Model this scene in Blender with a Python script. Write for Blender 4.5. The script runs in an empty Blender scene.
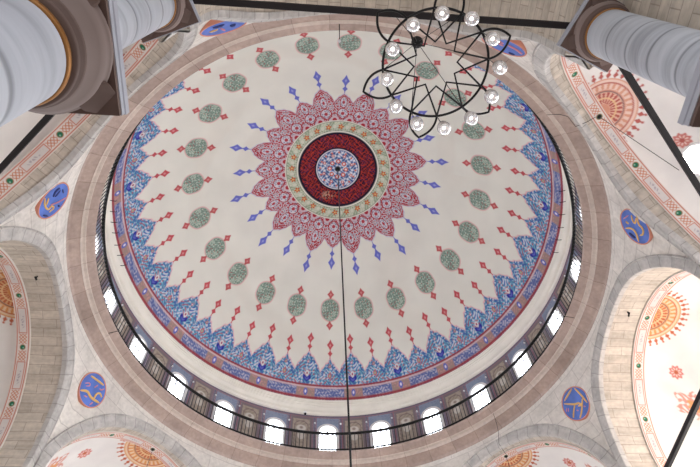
import bpy, math
import numpy as np
from math import sin, cos, pi, radians as rad, sqrt, atan2
rng = np.random.default_rng(7)
S = 5.0                       # metres per design unit (lozenge ring radius = 1)
ZF = 0.32                     # eye height above the floor, in units
COL = bpy.context.scene.collection
CAMX, CAMY = 0.0561336, -1.5844
PH = 8.18                     # phase of the painted dome, degrees
AO = 7.7                      # phase of the eight arches, degrees

def W(P):                     # design units (height from eye) -> metres
    P = np.asarray(P, float).reshape(-1, 3)
    return np.stack([P[:, 0]*S, P[:, 1]*S, (P[:, 2]+ZF)*S], 1)

def lin(c):
    c = np.asarray(c, float)/255.0
    return np.where(c <= .04045, c/12.92, ((c+.055)/1.055)**2.4)

# ------------------------------------------------------------------ mesh helpers
def link(name, verts, faces, mat=None, parent=None, smooth=True, paint=None, uv=None, kind=None):
    verts = np.ascontiguousarray(verts, np.float32)
    me = bpy.data.meshes.new(name)
    if isinstance(faces, np.ndarray):
        nf, k = faces.shape
        me.vertices.add(len(verts)); me.vertices.foreach_set('co', verts.ravel())
        me.loops.add(nf*k); me.loops.foreach_set('vertex_index', np.ascontiguousarray(faces, np.int32).ravel())
        me.polygons.add(nf)
        me.polygons.foreach_set('loop_start', np.arange(0, nf*k, k, dtype=np.int32))
        me.update(calc_edges=True)
    else:
        me.from_pydata(verts.tolist(), [], faces); me.update()
    if paint is not None:
        at = me.attributes.new('paint', 'FLOAT_COLOR', 'POINT')
        c = np.ones((len(verts), 4), np.float32); c[:, :3] = paint
        at.data.foreach_set('color', c.ravel())
    if uv is not None:
        lay = me.uv_layers.new(name='UVMap')
        li = np.empty(len(me.loops), np.int32); me.loops.foreach_get('vertex_index', li)
        lay.data.foreach_set('uv', np.ascontiguousarray(np.asarray(uv, np.float32)[li]).ravel())
    me.polygons.foreach_set('use_smooth', np.full(len(me.polygons), smooth, bool))
    if mat is not None: me.materials.append(mat)
    o = bpy.data.objects.new(name, me); COL.objects.link(o)
    if parent is not None: o.parent = parent
    if kind: o['kind'] = kind
    return o

def gridfaces(nu, nv, closed=False, keep=None, flip=False):
    iu = np.arange(nu if closed else nu-1); iv = np.arange(nv-1)
    U, V = np.meshgrid(iu, iv, indexing='ij')
    U2 = (U+1) % nu
    f = np.stack([U*nv+V, U2*nv+V, U2*nv+V+1, U*nv+V+1], -1).reshape(-1, 4)
    if flip: f = f[:, ::-1]
    if keep is not None: f = f[keep.reshape(-1)]
    return f

def thing(name, label, cat, loc=(0, 0, 0), group=None):
    o = bpy.data.objects.new(name, None); COL.objects.link(o)
    o.location = loc; o.empty_display_size = .2
    o['label'] = label; o['category'] = cat
    if group: o['group'] = group
    return o

def tag(o, label, cat, group=None):
    o['label'] = label; o['category'] = cat
    if group: o['group'] = group
    return o

class MB:
    """collects pieces into one mesh"""
    def __init__(s): s.v = []; s.f = []; s.n = 0
    def add(s, v, f):
        v = np.asarray(v, float).reshape(-1, 3)
        s.v.append(v); s.f += [tuple(int(i)+s.n for i in q) for q in f]; s.n += len(v)
        return s
    def tube(s, pts, r, n=8, closed=False, cap=True):
        P = np.asarray(pts, float); m = len(P)
        R = np.broadcast_to(np.asarray(r, float), (m,))
        if closed: T = np.roll(P, -1, 0)-np.roll(P, 1, 0)
        else: T = np.gradient(P, axis=0)
        T /= np.linalg.norm(T, axis=1)[:, None]
        a = np.array([0, 0, 1.]) if abs(T[0, 2]) < .9 else np.array([1., 0, 0])
        N = np.cross(T[0], a); N /= np.linalg.norm(N)
        V = []
        for i in range(m):
            N = N-T[i]*(N@T[i]); N /= np.linalg.norm(N); B = np.cross(T[i], N)
            for k in range(n):
                t = 2*pi*k/n; V.append(P[i]+R[i]*(cos(t)*N+sin(t)*B))
        F = []
        for i in range(m if closed else m-1):
            j = (i+1) % m
            for k in range(n):
                l = (k+1) % n; F.append((i*n+k, i*n+l, j*n+l, j*n+k))
        if cap and not closed:
            F.append(tuple(range(n))[::-1]); F.append(tuple((m-1)*n+k for k in range(n)))
        return s.add(V, F)
    def lathe(s, prof, n=48, c=(0, 0, 0), a0=0.):
        V = []
        for r, z in prof:
            for k in range(n):
                t = 2*pi*k/n+a0; V.append((c[0]+r*cos(t), c[1]+r*sin(t), c[2]+z))
        F = []
        for i in range(len(prof)-1):
            for k in range(n):
                l = (k+1) % n; F.append((i*n+k, i*n+l, (i+1)*n+l, (i+1)*n+k))
        F.append(tuple(range(n))[::-1]); m = len(prof)-1; F.append(tuple(m*n+k for k in range(n)))
        return s.add(V, F)
    def box(s, c, e, axes=((1, 0, 0), (0, 1, 0), (0, 0, 1)), bev=0):
        A = np.asarray(axes, float); V = []
        for x in (-1, 1):
            for y in (-1, 1):
                for z in (-1, 1):
                    V.append(np.asarray(c)+A[0]*x*e[0]+A[1]*y*e[1]+A[2]*z*e[2])
        return s.add(V, [(0, 1, 3, 2), (4, 6, 7, 5), (0, 4, 5, 1), (2, 3, 7, 6), (0, 2, 6, 4), (1, 5, 7, 3)])
    def sphere(s, c, r, n=14, m=10, sz=1.):
        prof = [(max(1e-4, r*sin(pi*i/m)), -r*cos(pi*i/m)*sz) for i in range(m+1)]
        return s.lathe(prof, n, c)
    def build(s, name, mat, parent=None, smooth=True, kind=None, base=None, bevel=0):
        v = np.concatenate(s.v)
        if base is not None: v = v-np.asarray(base)
        o = link(name, v, s.f, mat, parent, smooth, kind=kind)
        if bevel:
            b = o.modifiers.new('bevel', 'BEVEL'); b.width = bevel; b.segments = 2; b.limit_method = 'ANGLE'
        return o

# ------------------------------------------------------------------ materials
def new_mat(name):
    m = bpy.data.materials.new(name); m.use_nodes = True
    nt = m.node_tree; b = nt.nodes['Principled BSDF']
    return m, nt, b

def plain(name, c, rough=.6, metal=0., noise=.0, nscale=6., trans=0., emit=None, est=0., ior=1.45):
    m, nt, b = new_mat(name)
    b.inputs['Roughness'].default_value = rough; b.inputs['Metallic'].default_value = metal
    b.inputs['Base Color'].default_value = (*lin(c), 1)
    b.inputs['Transmission Weight'].default_value = trans; b.inputs['IOR'].default_value = ior
    if noise:
        n = nt.nodes.new('ShaderNodeTexNoise'); n.inputs['Scale'].default_value = nscale; n.inputs['Detail'].default_value = 6
        tc = nt.nodes.new('ShaderNodeTexCoord'); nt.links.new(tc.outputs['Object'], n.inputs['Vector'])
        r = nt.nodes.new('ShaderNodeValToRGB'); e = r.color_ramp.elements
        e[0].position = .3; e[1].position = .7
        e[0].color = (*(lin(c)*(1-noise)), 1); e[1].color = (*np.minimum(lin(c)*(1+noise), 1), 1)
        nt.links.new(n.outputs['Fac'], r.inputs['Fac']); nt.links.new(r.outputs['Color'], b.inputs['Base Color'])
    if emit is not None:
        b.inputs['Emission Color'].default_value = (*lin(emit), 1); b.inputs['Emission Strength'].default_value = est
    return m

def painted(name, rough=.75, noise=.05, nscale=1.2, bump=0.):
    m, nt, b = new_mat(name)
    b.inputs['Roughness'].default_value = rough
    b.inputs['Specular IOR Level'].default_value = .2
    at = nt.nodes.new('ShaderNodeAttribute'); at.attribute_name = 'paint'
    tc = nt.nodes.new('ShaderNodeTexCoord')
    n = nt.nodes.new('ShaderNodeTexNoise'); n.inputs['Scale'].default_value = nscale; n.inputs['Detail'].default_value = 7
    nt.links.new(tc.outputs['Object'], n.inputs['Vector'])
    mr = nt.nodes.new('ShaderNodeMapRange'); mr.inputs[1].default_value = .3; mr.inputs[2].default_value = .7
    mr.inputs[3].default_value = 1-noise; mr.inputs[4].default_value = 1+noise
    nt.links.new(n.outputs['Fac'], mr.inputs[0])
    mx = nt.nodes.new('ShaderNodeVectorMath'); mx.operation = 'SCALE'
    nt.links.new(at.outputs['Color'], mx.inputs[0]); nt.links.new(mr.outputs[0], mx.inputs['Scale'])
    nt.links.new(mx.outputs[0], b.inputs['Base Color'])
    return m

def stone(name, c1, c2, cm, bw=.9, bh=.4, ms=.012, nscale=1.3, amp=.22, streak=None, bump=.15, offset=.5, rough=.85):
    """coursed stone: brick pattern on the UVs (metres) under two scales of mottling"""
    m, nt, b = new_mat(name); N = nt.nodes.new; L = nt.links.new
    b.inputs['Roughness'].default_value = rough; b.inputs['Specular IOR Level'].default_value = .15
    uv = N('ShaderNodeTexCoord')
    br = N('ShaderNodeTexBrick'); br.offset = offset
    br.inputs['Scale'].default_value = 1.; br.inputs['Brick Width'].default_value = bw; br.inputs['Row Height'].default_value = bh
    br.inputs['Mortar Size'].default_value = ms; br.inputs['Mortar Smooth'].default_value = .4; br.inputs['Bias'].default_value = 0
    br.inputs['Color1'].default_value = (*lin(c1), 1); br.inputs['Color2'].default_value = (*lin(c2), 1); br.inputs['Mortar'].default_value = (*lin(cm), 1)
    wn = N('ShaderNodeTexNoise'); wn.inputs['Scale'].default_value = 2.5; wn.inputs['Detail'].default_value = 3
    L(uv.outputs['Object'], wn.inputs['Vector'])
    wv = N('ShaderNodeVectorMath'); wv.operation = 'MULTIPLY_ADD'; wv.inputs[1].default_value = (.05, .05, 0)
    L(wn.outputs['Color'], wv.inputs[0]); L(uv.outputs['UV'], wv.inputs[2]); L(wv.outputs[0], br.inputs['Vector'])
    n1 = N('ShaderNodeTexNoise'); n1.inputs['Scale'].default_value = nscale; n1.inputs['Detail'].default_value = 10; n1.inputs['Roughness'].default_value = .65
    if streak:
        mp = N('ShaderNodeMapping'); mp.inputs['Scale'].default_value = streak
        L(uv.outputs['UV'], mp.inputs['Vector']); L(mp.outputs[0], n1.inputs['Vector'])
    else: L(uv.outputs['Object'], n1.inputs['Vector'])
    mr = N('ShaderNodeMapRange'); mr.inputs[1].default_value = .3; mr.inputs[2].default_value = .7; mr.inputs[3].default_value = 1-amp; mr.inputs[4].default_value = 1+amp*.6
    L(n1.outputs['Fac'], mr.inputs[0])
    n2 = N('ShaderNodeTexNoise'); n2.inputs['Scale'].default_value = 11; n2.inputs['Detail'].default_value = 4
    L(uv.outputs['Object'], n2.inputs['Vector'])
    m2 = N('ShaderNodeMapRange'); m2.inputs[1].default_value = .3; m2.inputs[2].default_value = .7; m2.inputs[3].default_value = .9; m2.inputs[4].default_value = 1.08
    L(n2.outputs['Fac'], m2.inputs[0])
    mm = N('ShaderNodeMath'); mm.operation = 'MULTIPLY'; L(mr.outputs[0], mm.inputs[0]); L(m2.outputs[0], mm.inputs[1])
    sc = N('ShaderNodeVectorMath'); sc.operation = 'SCALE'; L(br.outputs['Color'], sc.inputs[0]); L(mm.outputs[0], sc.inputs['Scale'])
    L(sc.outputs[0], b.inputs['Base Color'])
    if bump:
        bp = N('ShaderNodeBump'); bp.inputs['Strength'].default_value = bump; bp.inputs['Distance'].default_value = .03
        L(mm.outputs[0], bp.inputs['Height']); L(bp.outputs[0], b.inputs['Normal'])
    return m

M = {}
M['dome'] = painted('dome_paint', noise=.045, nscale=.9)
M['paint'] = painted('wall_paint', noise=.06, nscale=1.5)
M['marble'] = None
M['cream'] = plain('cream_plaster', (238, 234, 224), .8, noise=.06, nscale=1.5)
M['cornice'] = stone('cornice_stone', (186, 166, 156), (172, 153, 144), (142, 124, 116), bw=.75, bh=9., ms=.007, nscale=1.6, amp=.2)
M['fillet'] = stone('cornice_lit_fillet_stone', (206, 192, 182), (196, 182, 172), (170, 152, 142), bw=.75, bh=9., ms=.007, nscale=1.6, amp=.12)  # cornice stone lightened: light caught on the fillet is put into the colour
M['spandrel'] = stone('pendentive_stone', (222, 216, 209), (213, 207, 200), (192, 185, 179), bw=1.1, bh=.42, ms=.012, nscale=1.1, amp=.2)
M['voussoir'] = stone('voussoir_stone', (194, 190, 186), (184, 180, 177), (160, 156, 153), bw=9, bh=.34, ms=.012, nscale=3.0, amp=.26)
M['soffit'] = stone('soffit_stone', (200, 190, 177), (186, 175, 162), (164, 153, 142), bw=.62, bh=.22, ms=.009, nscale=1.3, amp=.26, streak=(.6, 4.2, 1))
M['iron'] = plain('black_iron', (16, 15, 16), .55, .3)
M['beam'] = plain('dark_tie_beam_paint', (20, 14, 16), .7, 0, noise=.2)
M['gold'] = plain('gilt_brass', (142, 98, 52), .5, .5)
M['capital'] = plain('capital_stone', (124, 108, 103), .7, noise=.22, nscale=3)
M['capital_dark'] = plain('capital_brown_stone', (92, 74, 68), .75, noise=.3, nscale=3)
M['abacus'] = plain('abacus_marble', (160, 162, 172), .5, noise=.08, nscale=3)
M['globe'] = plain('white_glass', (245, 246, 250), .12, noise=0, trans=.35)
M['lampglass'] = plain('clear_lamp_glass', (250, 250, 252), .03, trans=.8, ior=1.35)
M['bulb'] = plain('white_bulb', (250, 250, 248), .3, emit=(255, 250, 240), est=1.6)
M['pane'] = plain('daylit_glass', (230, 238, 245), .3, emit=(240, 246, 255), est=9.)
M['pane_side'] = plain('daylit_side_glass', (230, 238, 245), .3, emit=(255, 246, 240), est=24.)
M['pane_dim'] = plain('shaded_side_glass', (230, 238, 245), .3, emit=(240, 246, 255), est=.8)
M['pane_mid'] = plain('pale_daylit_glass', (230, 238, 245), .3, emit=(240, 246, 255), est=7.)
M['tracery'] = plain('grey_tracery_plaster', (150, 146, 150), .8)
M['frame'] = plain('white_window_plaster', (214, 212, 212), .8)
M['bluedisc'] = plain('blue_roundel_paint', (82, 112, 190), .5, noise=.25, nscale=2.5)
M['rim'] = plain('salmon_rim_paint', (208, 140, 118), .6)
M['script'] = plain('gilt_script', (232, 186, 110), .45)
M['script_pink'] = plain('pink_script', (214, 140, 150), .5)
M['script_dark'] = plain('navy_script', (52, 62, 120), .5)
M['pinkbeam'] = plain('rose_painted_timber', (186, 142, 146), .7, noise=.1)
M['carpet'] = plain('red_carpet', (132, 114, 104), .95, noise=.2, nscale=2)
M['floodlight'] = plain('white_lamp_housing', (225, 225, 225), .4)

def marble():
    m, nt, b = new_mat('grey_marble'); N = nt.nodes.new; L = nt.links.new
    b.inputs['Roughness'].default_value = .45; b.inputs['Specular IOR Level'].default_value = .25
    tc = N('ShaderNodeTexCoord')
    mp = N('ShaderNodeMapping'); mp.inputs['Scale'].default_value = (.35, .35, 3.2); mp.inputs['Rotation'].default_value = (.12, .1, 0)
    L(tc.outputs['Object'], mp.inputs['Vector'])
    n = N('ShaderNodeTexNoise'); n.inputs['Scale'].default_value = 1.4; n.inputs['Detail'].default_value = 9; n.inputs['Roughness'].default_value = .62; n.inputs['Distortion'].default_value = .4
    L(mp.outputs[0], n.inputs['Vector'])
    r = N('ShaderNodeValToRGB'); e = r.color_ramp.elements
    e[0].position = .3; e[0].color = (*lin((136, 138, 146)), 1); e[1].position = .68; e[1].color = (*lin((186, 189, 196)), 1)
    x = e.new(.5); x.color = (*lin((171, 174, 182)), 1)
    L(n.outputs['Fac'], r.inputs['Fac'])
    at = N('ShaderNodeAttribute'); at.attribute_name = 'paint'
    mx = N('ShaderNodeMix'); mx.data_type = 'RGBA'; mx.blend_type = 'MULTIPLY'; mx.inputs[0].default_value = 1
    L(r.outputs['Color'], mx.inputs[6]); L(at.outputs['Color'], mx.inputs[7]); L(mx.outputs[2], b.inputs['Base Color'])
    return m
M['marble'] = marble()

# ------------------------------------------------------------------ painting tools
class Canvas:
    def __init__(s, n, base): s.c = np.empty((n, 3)); s.c[:] = lin(base)
    def put(s, mask, col):
        m = np.clip(mask, 0, 1)[:, None]; s.c = s.c*(1-m)+lin(col)*m
def inside(d, w):             # soft mask where d < 0
    return np.clip(.5-d/w, 0, 1)
def line(d, hw, w): return inside(np.abs(d)-hw, w)
def scroll(x, y, f, k=1.6):
    return np.sin(f*x+k*np.sin(f*.62*y+.7))*np.sin(f*y+k*np.sin(f*.71*x))
def fold(a, period, c=0.):    # signed distance in degrees to nearest multiple of period (+c)
    return (a-c+period/2) % period-period/2

# ================================================================== DOME
RD, ZC = 1.36, 2.726
SMAX = RD*math.asin(1.328/RD)
def paint_dome(r, s, a):
    e = .0028
    C = Canvas(len(r), (224, 222, 212))
    x_of = lambda d: r*np.radians(d)
    arc = lambda rr: RD*math.asin(rr/RD)
    spk = scroll(x_of(a), s, 170.)
    # faint grime and repaired cracks
    C.put(.25*inside(-(scroll(x_of(a)*.35, s*.6, 9., 3)-.55), .5), (214, 206, 194))
    # ----- border of 48 lobes
    dt = fold(a, 15, PH+7.0); ds = fold(a, 15, PH-.5)
    def lobe(d, tip, val, hw, p):
        t = np.clip(np.abs(d)/hw, 0, 1)
        sc = .0055*np.abs(np.sin(t*pi*2.5))
        return tip+.005+(val-tip-.005)*t**p-.012*np.clip(1-t*4, 0, 1)+sc*(t < .95)
    bt = lobe(dt, 1.200, 1.266, 4.5, 1.9); bs = lobe(ds, 1.222, 1.266, 3.5, 1.6)
    bound = np.minimum(bt, np.where(np.abs(ds) < 3.5, bs, 9))
    q = r-bound                                   # >0 inside border
    C.put(inside(-(q+.006), e*2), (226, 176, 182))
    C.put(inside(-q, e), (126, 176, 200))
    ins = q > 0
    p1 = scroll(x_of(dt), s*.95, 125., 2.1)
    C.put(ins*inside(-(p1-.30), .25)*.9, (62, 124, 164))
    C.put(ins*inside(p1+.36, .25)*.9, (206, 204, 216))
    p2 = scroll(x_of(dt)+3, s+1, 100., 2.3)
    C.put(ins*inside(-(p2-.55), .2)*.85, (168, 92, 116))
    C.put(ins*inside(p2+.66, .2)*.8, (58, 62, 160))
    C.put(ins*line(q-.012, .0022, e), (70, 110, 170))
    # flowers inside lobes
    xt, xs = x_of(dt), x_of(ds)
    for (X, r0, sz, c1, c2) in ((xt, 1.232, .008, (188, 90, 110), (228, 214, 220)), (xt, 1.268, .0125, (228, 218, 214), (150, 80, 110)),
                                (xt, 1.285, .016, (40, 44, 150), (90, 100, 190)), (xs, 1.243, .009, (190, 84, 100), (140, 190, 170)),
                                (xs, 1.272, .013, (196, 92, 104), (150, 180, 150))):
        d = np.sqrt((X)**2+((r-r0)*1.6)**2)
        if sz == .016: d = np.maximum(np.abs(X)*.55, np.abs(r-r0+np.abs(X)*.3)*2.6)
        C.put(ins*inside(d-sz, e*1.5), c1); C.put(ins*inside(d-sz*.5, e*1.5), c2)
    # band at the springing
    bnd = r > 1.2985
    C.put(bnd*1., (164, 132, 130)); bb = np.abs(fold(a, 15, PH-.5))
    C.put(bnd*inside(bb-4.6, .25)*inside(np.abs(r-1.3135)-.0085, e), (120, 130, 172))
    pb = scroll(x_of(a), s*1.0, 150., 2.0)
    C.put(bnd*inside(-(pb-.3), .25)*.7*(bb < 4.5), (72, 84, 148)); C.put(bnd*inside(pb+.45, .25)*.75*(bb < 4.5), (196, 190, 206))
    C.put(bnd*inside(-(pb-.2), .25)*.6*(bb > 4.8), (150, 140, 120)); C.put(bnd*inside(pb+.5, .25)*.6*(bb > 4.8), (206, 150, 140))
    d7 = np.sqrt(x_of(fold(a, 15, PH+7))**2+((r-1.3135)*1.8)**2)
    C.put(bnd*inside(d7-.014, e*1.4), (96, 104, 186)); C.put(bnd*inside(d7-.006, e*1.4), (226, 222, 232))
    C.put(line(r-1.2985, .0022, e), (150, 50, 62)); C.put(line(r-1.325, .002, e), (150, 50, 62)); C.put(line(r-1.303, .0014, e), (216, 190, 190))
    # ----- red finials above every lobe tip
    def diamond(X, Y, w, h): return np.abs(X)/w+np.abs(Y)/h-1-.05*np.cos(4*np.arctan2(Y/h, X/w))
    for d, tip in ((dt, 1.196), (ds, 1.217)):
        X = x_of(d); dr = sqrt(1-(tip/RD)**2)
        Y = s-RD*math.asin(tip/RD)
        C.put(line(X, .0028, e)*(Y < 0)*(Y > -.115), (196, 92, 96))
        C.put(inside(diamond(X, Y+.040, .017, .026), .25), (192, 84, 90))
        C.put(inside(diamond(X, Y+.108, .024, .042), .2), (192, 84, 90))
        C.put(inside(diamond(X, Y+.105, .008, .014), .4)*.7, (222, 160, 160))
    # ----- 24 green lozenges
    d = fold(a, 15, PH); X = r*np.radians(d); Y = s-arc(1.0)
    ax, ay = np.abs(X), np.abs(Y)
    def loz(w, h):            # flat-sided medallion with pointed ends
        return (((ax/(w*1.05))**1.3+(ay/h)**3.0)**.55-1)*w
    C.put(inside(loz(.071, .098), e*1.5), (222, 176, 174))
    C.put(inside(loz(.064, .089), e*1.5), (146, 168, 154))
    inn = loz(.060, .084) < 0
    pl = scroll(X*1.0, Y*.9, 165., 2.4)
    C.put(inn*inside(-(pl-.2), .3)*.85, (106, 124, 116)); C.put(inn*inside(pl+.5, .3)*.8, (196, 200, 186))
    C.put(inn*inside(-(scroll(X+2, Y, 120., 2.)-.7), .2)*.7, (170, 96, 96))
    for sg in (-1, 1):
        Z = Y-sg*.122
        C.put(inside(diamond(X, Z, .025, .036), .2), (190, 92, 94)); C.put(inside(diamond(X, Z, .008, .012), .4)*.6, (226, 160, 156))
    # ----- blue finials beyond the star
    dl = fold(a, 30, PH+15.5); dsh = fold(a, 30, PH+.4)
    for d, tip in ((dl, .652), (dsh, .607)):
        X = r*np.radians(d); Y = r-tip
        C.put(line(X, .0028, e)*(Y > 0)*(Y < .13), (112, 116, 196))
        C.put(inside(diamond(X, Y-.044, .018, .024), .25), (106, 112, 196))
        C.put(inside(diamond(X, Y-.106, .026, .044), .2), (106, 112, 196))
        C.put(inside(diamond(X, Y-.108, .008, .013), .4)*.6, (176, 180, 226))
    # ----- the red star
    tl = np.abs(dl)
    rl = .645-.10*np.clip(tl/8.2, 0, 1.3)**1.9+.013*np.clip(1-tl*.9, 0, 1); rs = .600-.055*np.clip(np.abs(dsh)/6.6, 0, 1.3)**1.8+.011*np.clip(1-np.abs(dsh), 0, 1)
    ro = np.where(tl < 8.3, rl, rs)
    wob = .0025*np.cos(np.radians(a)*24*6)
    q = ro+wob-r
    C.put(inside(-(q+.010), e*3)*.8, (186, 184, 206))
    C.put(inside(-q, e), (176, 58, 72))
    ins = (q > 0)
    C.put(ins*inside(-(q-.009), e)*1., (206, 200, 206))
    p3 = scroll(r*np.radians(fold(a, 15, PH+.5)), r, 160., 2.0)
    C.put((q > .011)*inside(-(p3-.12), .25)*.95, (168, 40, 56)); C.put((q > .011)*inside(p3+.5, .25)*.8, (112, 120, 140))
    C.put(ins*line(q-.024, .0028, e), (160, 34, 50))
    dd = fold(a, 15, PH+.5); X = r*np.radians(dd)
    for r0, w0 in ((.455, .042), (.545, .030)):
        dist = np.sqrt(X**2+((r-r0)*.95)**2)
        if r0 > .5: dist = np.sqrt((X*1.15)**2+((r-r0)*.62)**2)
        C.put(ins*inside(dist-w0, e), (164, 34, 50)); C.put(ins*inside(dist-w0*.84, e), (206, 200, 208))
        pr = scroll(X, r-r0, 230., 1.5)
        C.put(ins*inside(dist-w0*.78, e)*inside(-(pr-.15), .3)*.9, (126, 128, 148))
        C.put(ins*inside(dist-w0*.3, e), (176, 60, 72))
    hx = r*np.radians(fold(a, 15, PH+8))
    dist = np.sqrt(hx**2+((r-.402)*.9)**2)
    C.put(ins*line(dist-.045, .003, e), (160, 34, 50)); C.put(ins*inside(dist-.03, e), (200, 176, 184)); C.put(ins*inside(dist-.016, e), (168, 44, 60))
    # ----- green band with red flowers
    C.put(inside(r-.398, e), (214, 214, 198)); C.put(inside(r-.389, e), (96, 104, 96)); C.put(inside(r-.386, e), (184, 190, 168))
    X = r*np.radians(fold(a, 15, PH)); dist = np.sqrt(X**2+(r-.347)**2)
    g = (r > .312)*(r < .385)
    C.put(g*inside(-(scroll(X, r, 150., 2)-.25), .3)*.8, (136, 152, 128)); C.put(g*inside(scroll(X, r, 150., 2)+.5, .3)*.6, (214, 214, 196))
    fl = dist-.017-.006*np.cos(5*np.arctan2(r-.347, X))
    C.put(g*inside(fl, e), (196, 96, 56)); C.put(g*inside(dist-.007, e), (220, 180, 120))
    X2 = r*np.radians(fold(a, 15, PH+7.5)); C.put(g*inside(np.sqrt(X2**2+((r-.347)*.8)**2)-.013, e), (206, 206, 190))
    C.put(inside(r-.314, e), (120, 124, 110)); C.put(inside(r-.311, e), (226, 222, 210))
    # ----- black disc with red lettering-like scrollwork
    C.put(inside(r-.301, e), (26, 18, 40))
    X = r*np.radians(a); px, py = r*np.cos(np.radians(a)), r*np.sin(np.radians(a))
    disc = (r < .284)*(r > .176)
    w1 = scroll(px, py, 95., 2.6); w2 = scroll(px+1.3, py-.6, 150., 2.1); w3 = scroll(px-2, py+1, 60., 2.6)
    C.put(disc*inside(np.abs(w1)-.22, .16)*.95, (166, 48, 38)); C.put(disc*inside(np.abs(w2)-.12, .14)*.85, (130, 32, 38))
    C.put(disc*inside(np.abs(w3)-.1, .1)*.7, (190, 62, 44)); C.put(disc*inside(-(w2-.72), .14)*.7, (52, 40, 96))
    pa = np.sqrt(((px+.09)/.05)**2+((py-.2)/.03)**2)
    C.put(disc*inside(pa-1, .8)*inside(-(w2-.1), .3)*.6, (200, 170, 140))
    # ----- blue centre disc
    C.put(inside(r-.164, e), (208, 206, 214)); C.put(inside(r-.156, e), (70, 84, 130)); C.put(inside(r-.151, e), (164, 180, 202))
    c = r < .15; pc = scroll(px*1., py, 150., 1.2)
    C.put(c*inside(-(pc-.2), .3), (70, 96, 146)); C.put(c*inside(pc+.5, .3), (222, 222, 228))
    for k in range(8):
        for rr, sz, cc in ((.062, .017, (200, 92, 78)), (.112, .012, (196, 96, 84))):
            t = rad(PH+45*k+(22.5 if rr > .1 else 0)); d = np.hypot(px-rr*cos(t), py-rr*sin(t))
            C.put(c*inside(d-sz, e), cc); C.put(c*inside(d-sz*.5, e), (226, 214, 214))
            d2 = np.hypot(px-.135*cos(t+.4), py-.135*sin(t+.4)); C.put(c*inside(d2-.008, e), (206, 110, 96))
    C.put(c*line(r-.088, .0025, e), (84, 100, 150)); C.put(inside(r-.022, e), (40, 46, 90))
    return C.c

NA, NS = 2400, 430
a = np.linspace(0, 360, NA, endpoint=False); sv = np.linspace(.004, SMAX, NS)
Aa, Ss = np.meshgrid(a, sv, indexing='ij'); Aa = Aa.ravel(); Ss = Ss.ravel()
rr = RD*np.sin(Ss/RD); zz = ZC+RD*np.cos(Ss/RD)
P = np.stack([rr*np.cos(np.radians(Aa)), rr*np.sin(np.radians(Aa)), zz], 1)
link('ceiling', W(P), gridfaces(NA, NS, True), M['dome'], paint=paint_dome(rr, Ss, Aa), kind='structure')

# ------------------------------------------------------------------ mouldings (lathed rings)
def ring(name, prof, mat, n=288, kind='structure', vscale=1.):
    prof = np.asarray(prof, float); m = len(prof)
    t = np.linspace(0, 2*pi, n+1)
    L = np.concatenate([[0], np.cumsum(np.hypot(*np.diff(prof, axis=0).T))])
    T, I = np.meshgrid(t, np.arange(m), indexing='ij')
    R = prof[I.ravel(), 0]; Z = prof[I.ravel(), 1]; T = T.ravel()
    V = W(np.stack([R*np.cos(T), R*np.sin(T), Z], 1))
    uv = np.stack([T*1.28*S, (L[I.ravel()]*S)*vscale], 1)
    return link(name, V, gridfaces(n+1, m), mat, smooth=True, uv=uv, kind=kind)
def sharp(prof, d=.0012):     # doubles corners so smooth shading keeps the profile crisp
    prof = [np.array(p, float) for p in prof]; out = [prof[0]]
    for i in range(1, len(prof)-1):
        a, b, c = prof[i-1:i+2]
        u = (a-b)/max(np.linalg.norm(a-b), 1e-9); v = (c-b)/max(np.linalg.norm(c-b), 1e-9)
        k = min(d, .3*np.linalg.norm(a-b), .3*np.linalg.norm(c-b))
        out += [b+u*k, b+v*k]
    out.append(prof[-1]); return out
ring('trim_1', sharp([(1.352, 2.885), (1.331, 2.887), (1.329, 2.902), (1.350, 2.904), (1.350, 2.914), (1.322, 2.916), (1.313, 2.932), (1.311, 2.944), (1.345, 2.946), (1.345, 2.958),
               (1.322, 2.960), (1.319, 2.972), (1.342, 2.974), (1.342, 2.986), (1.324, 2.988), (1.324, 3.000), (1.342, 3.002), (1.342, 3.010), (1.328, 3.012), (1.328, 3.0205), (1.336, 3.022)]), M['cream'])
ring('trim_2', sharp([(1.375, 2.492), (1.243, 2.498), (1.234, 2.494), (1.234, 2.476), (1.243, 2.470), (1.264, 2.452)]), M['cornice'])
ring('trim_3', sharp([(1.2638, 2.4525), (1.264, 2.446), (1.277, 2.4425), (1.281, 2.433), (1.281, 2.426)]), M['fillet'])
ring('trim_4', sharp([(1.2808, 2.4265), (1.286, 2.425), (1.314, 2.402), (1.322, 2.398), (1.325, 2.390), (1.325, 2.378), (1.338, 2.374)]), M['cornice'])

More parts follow.
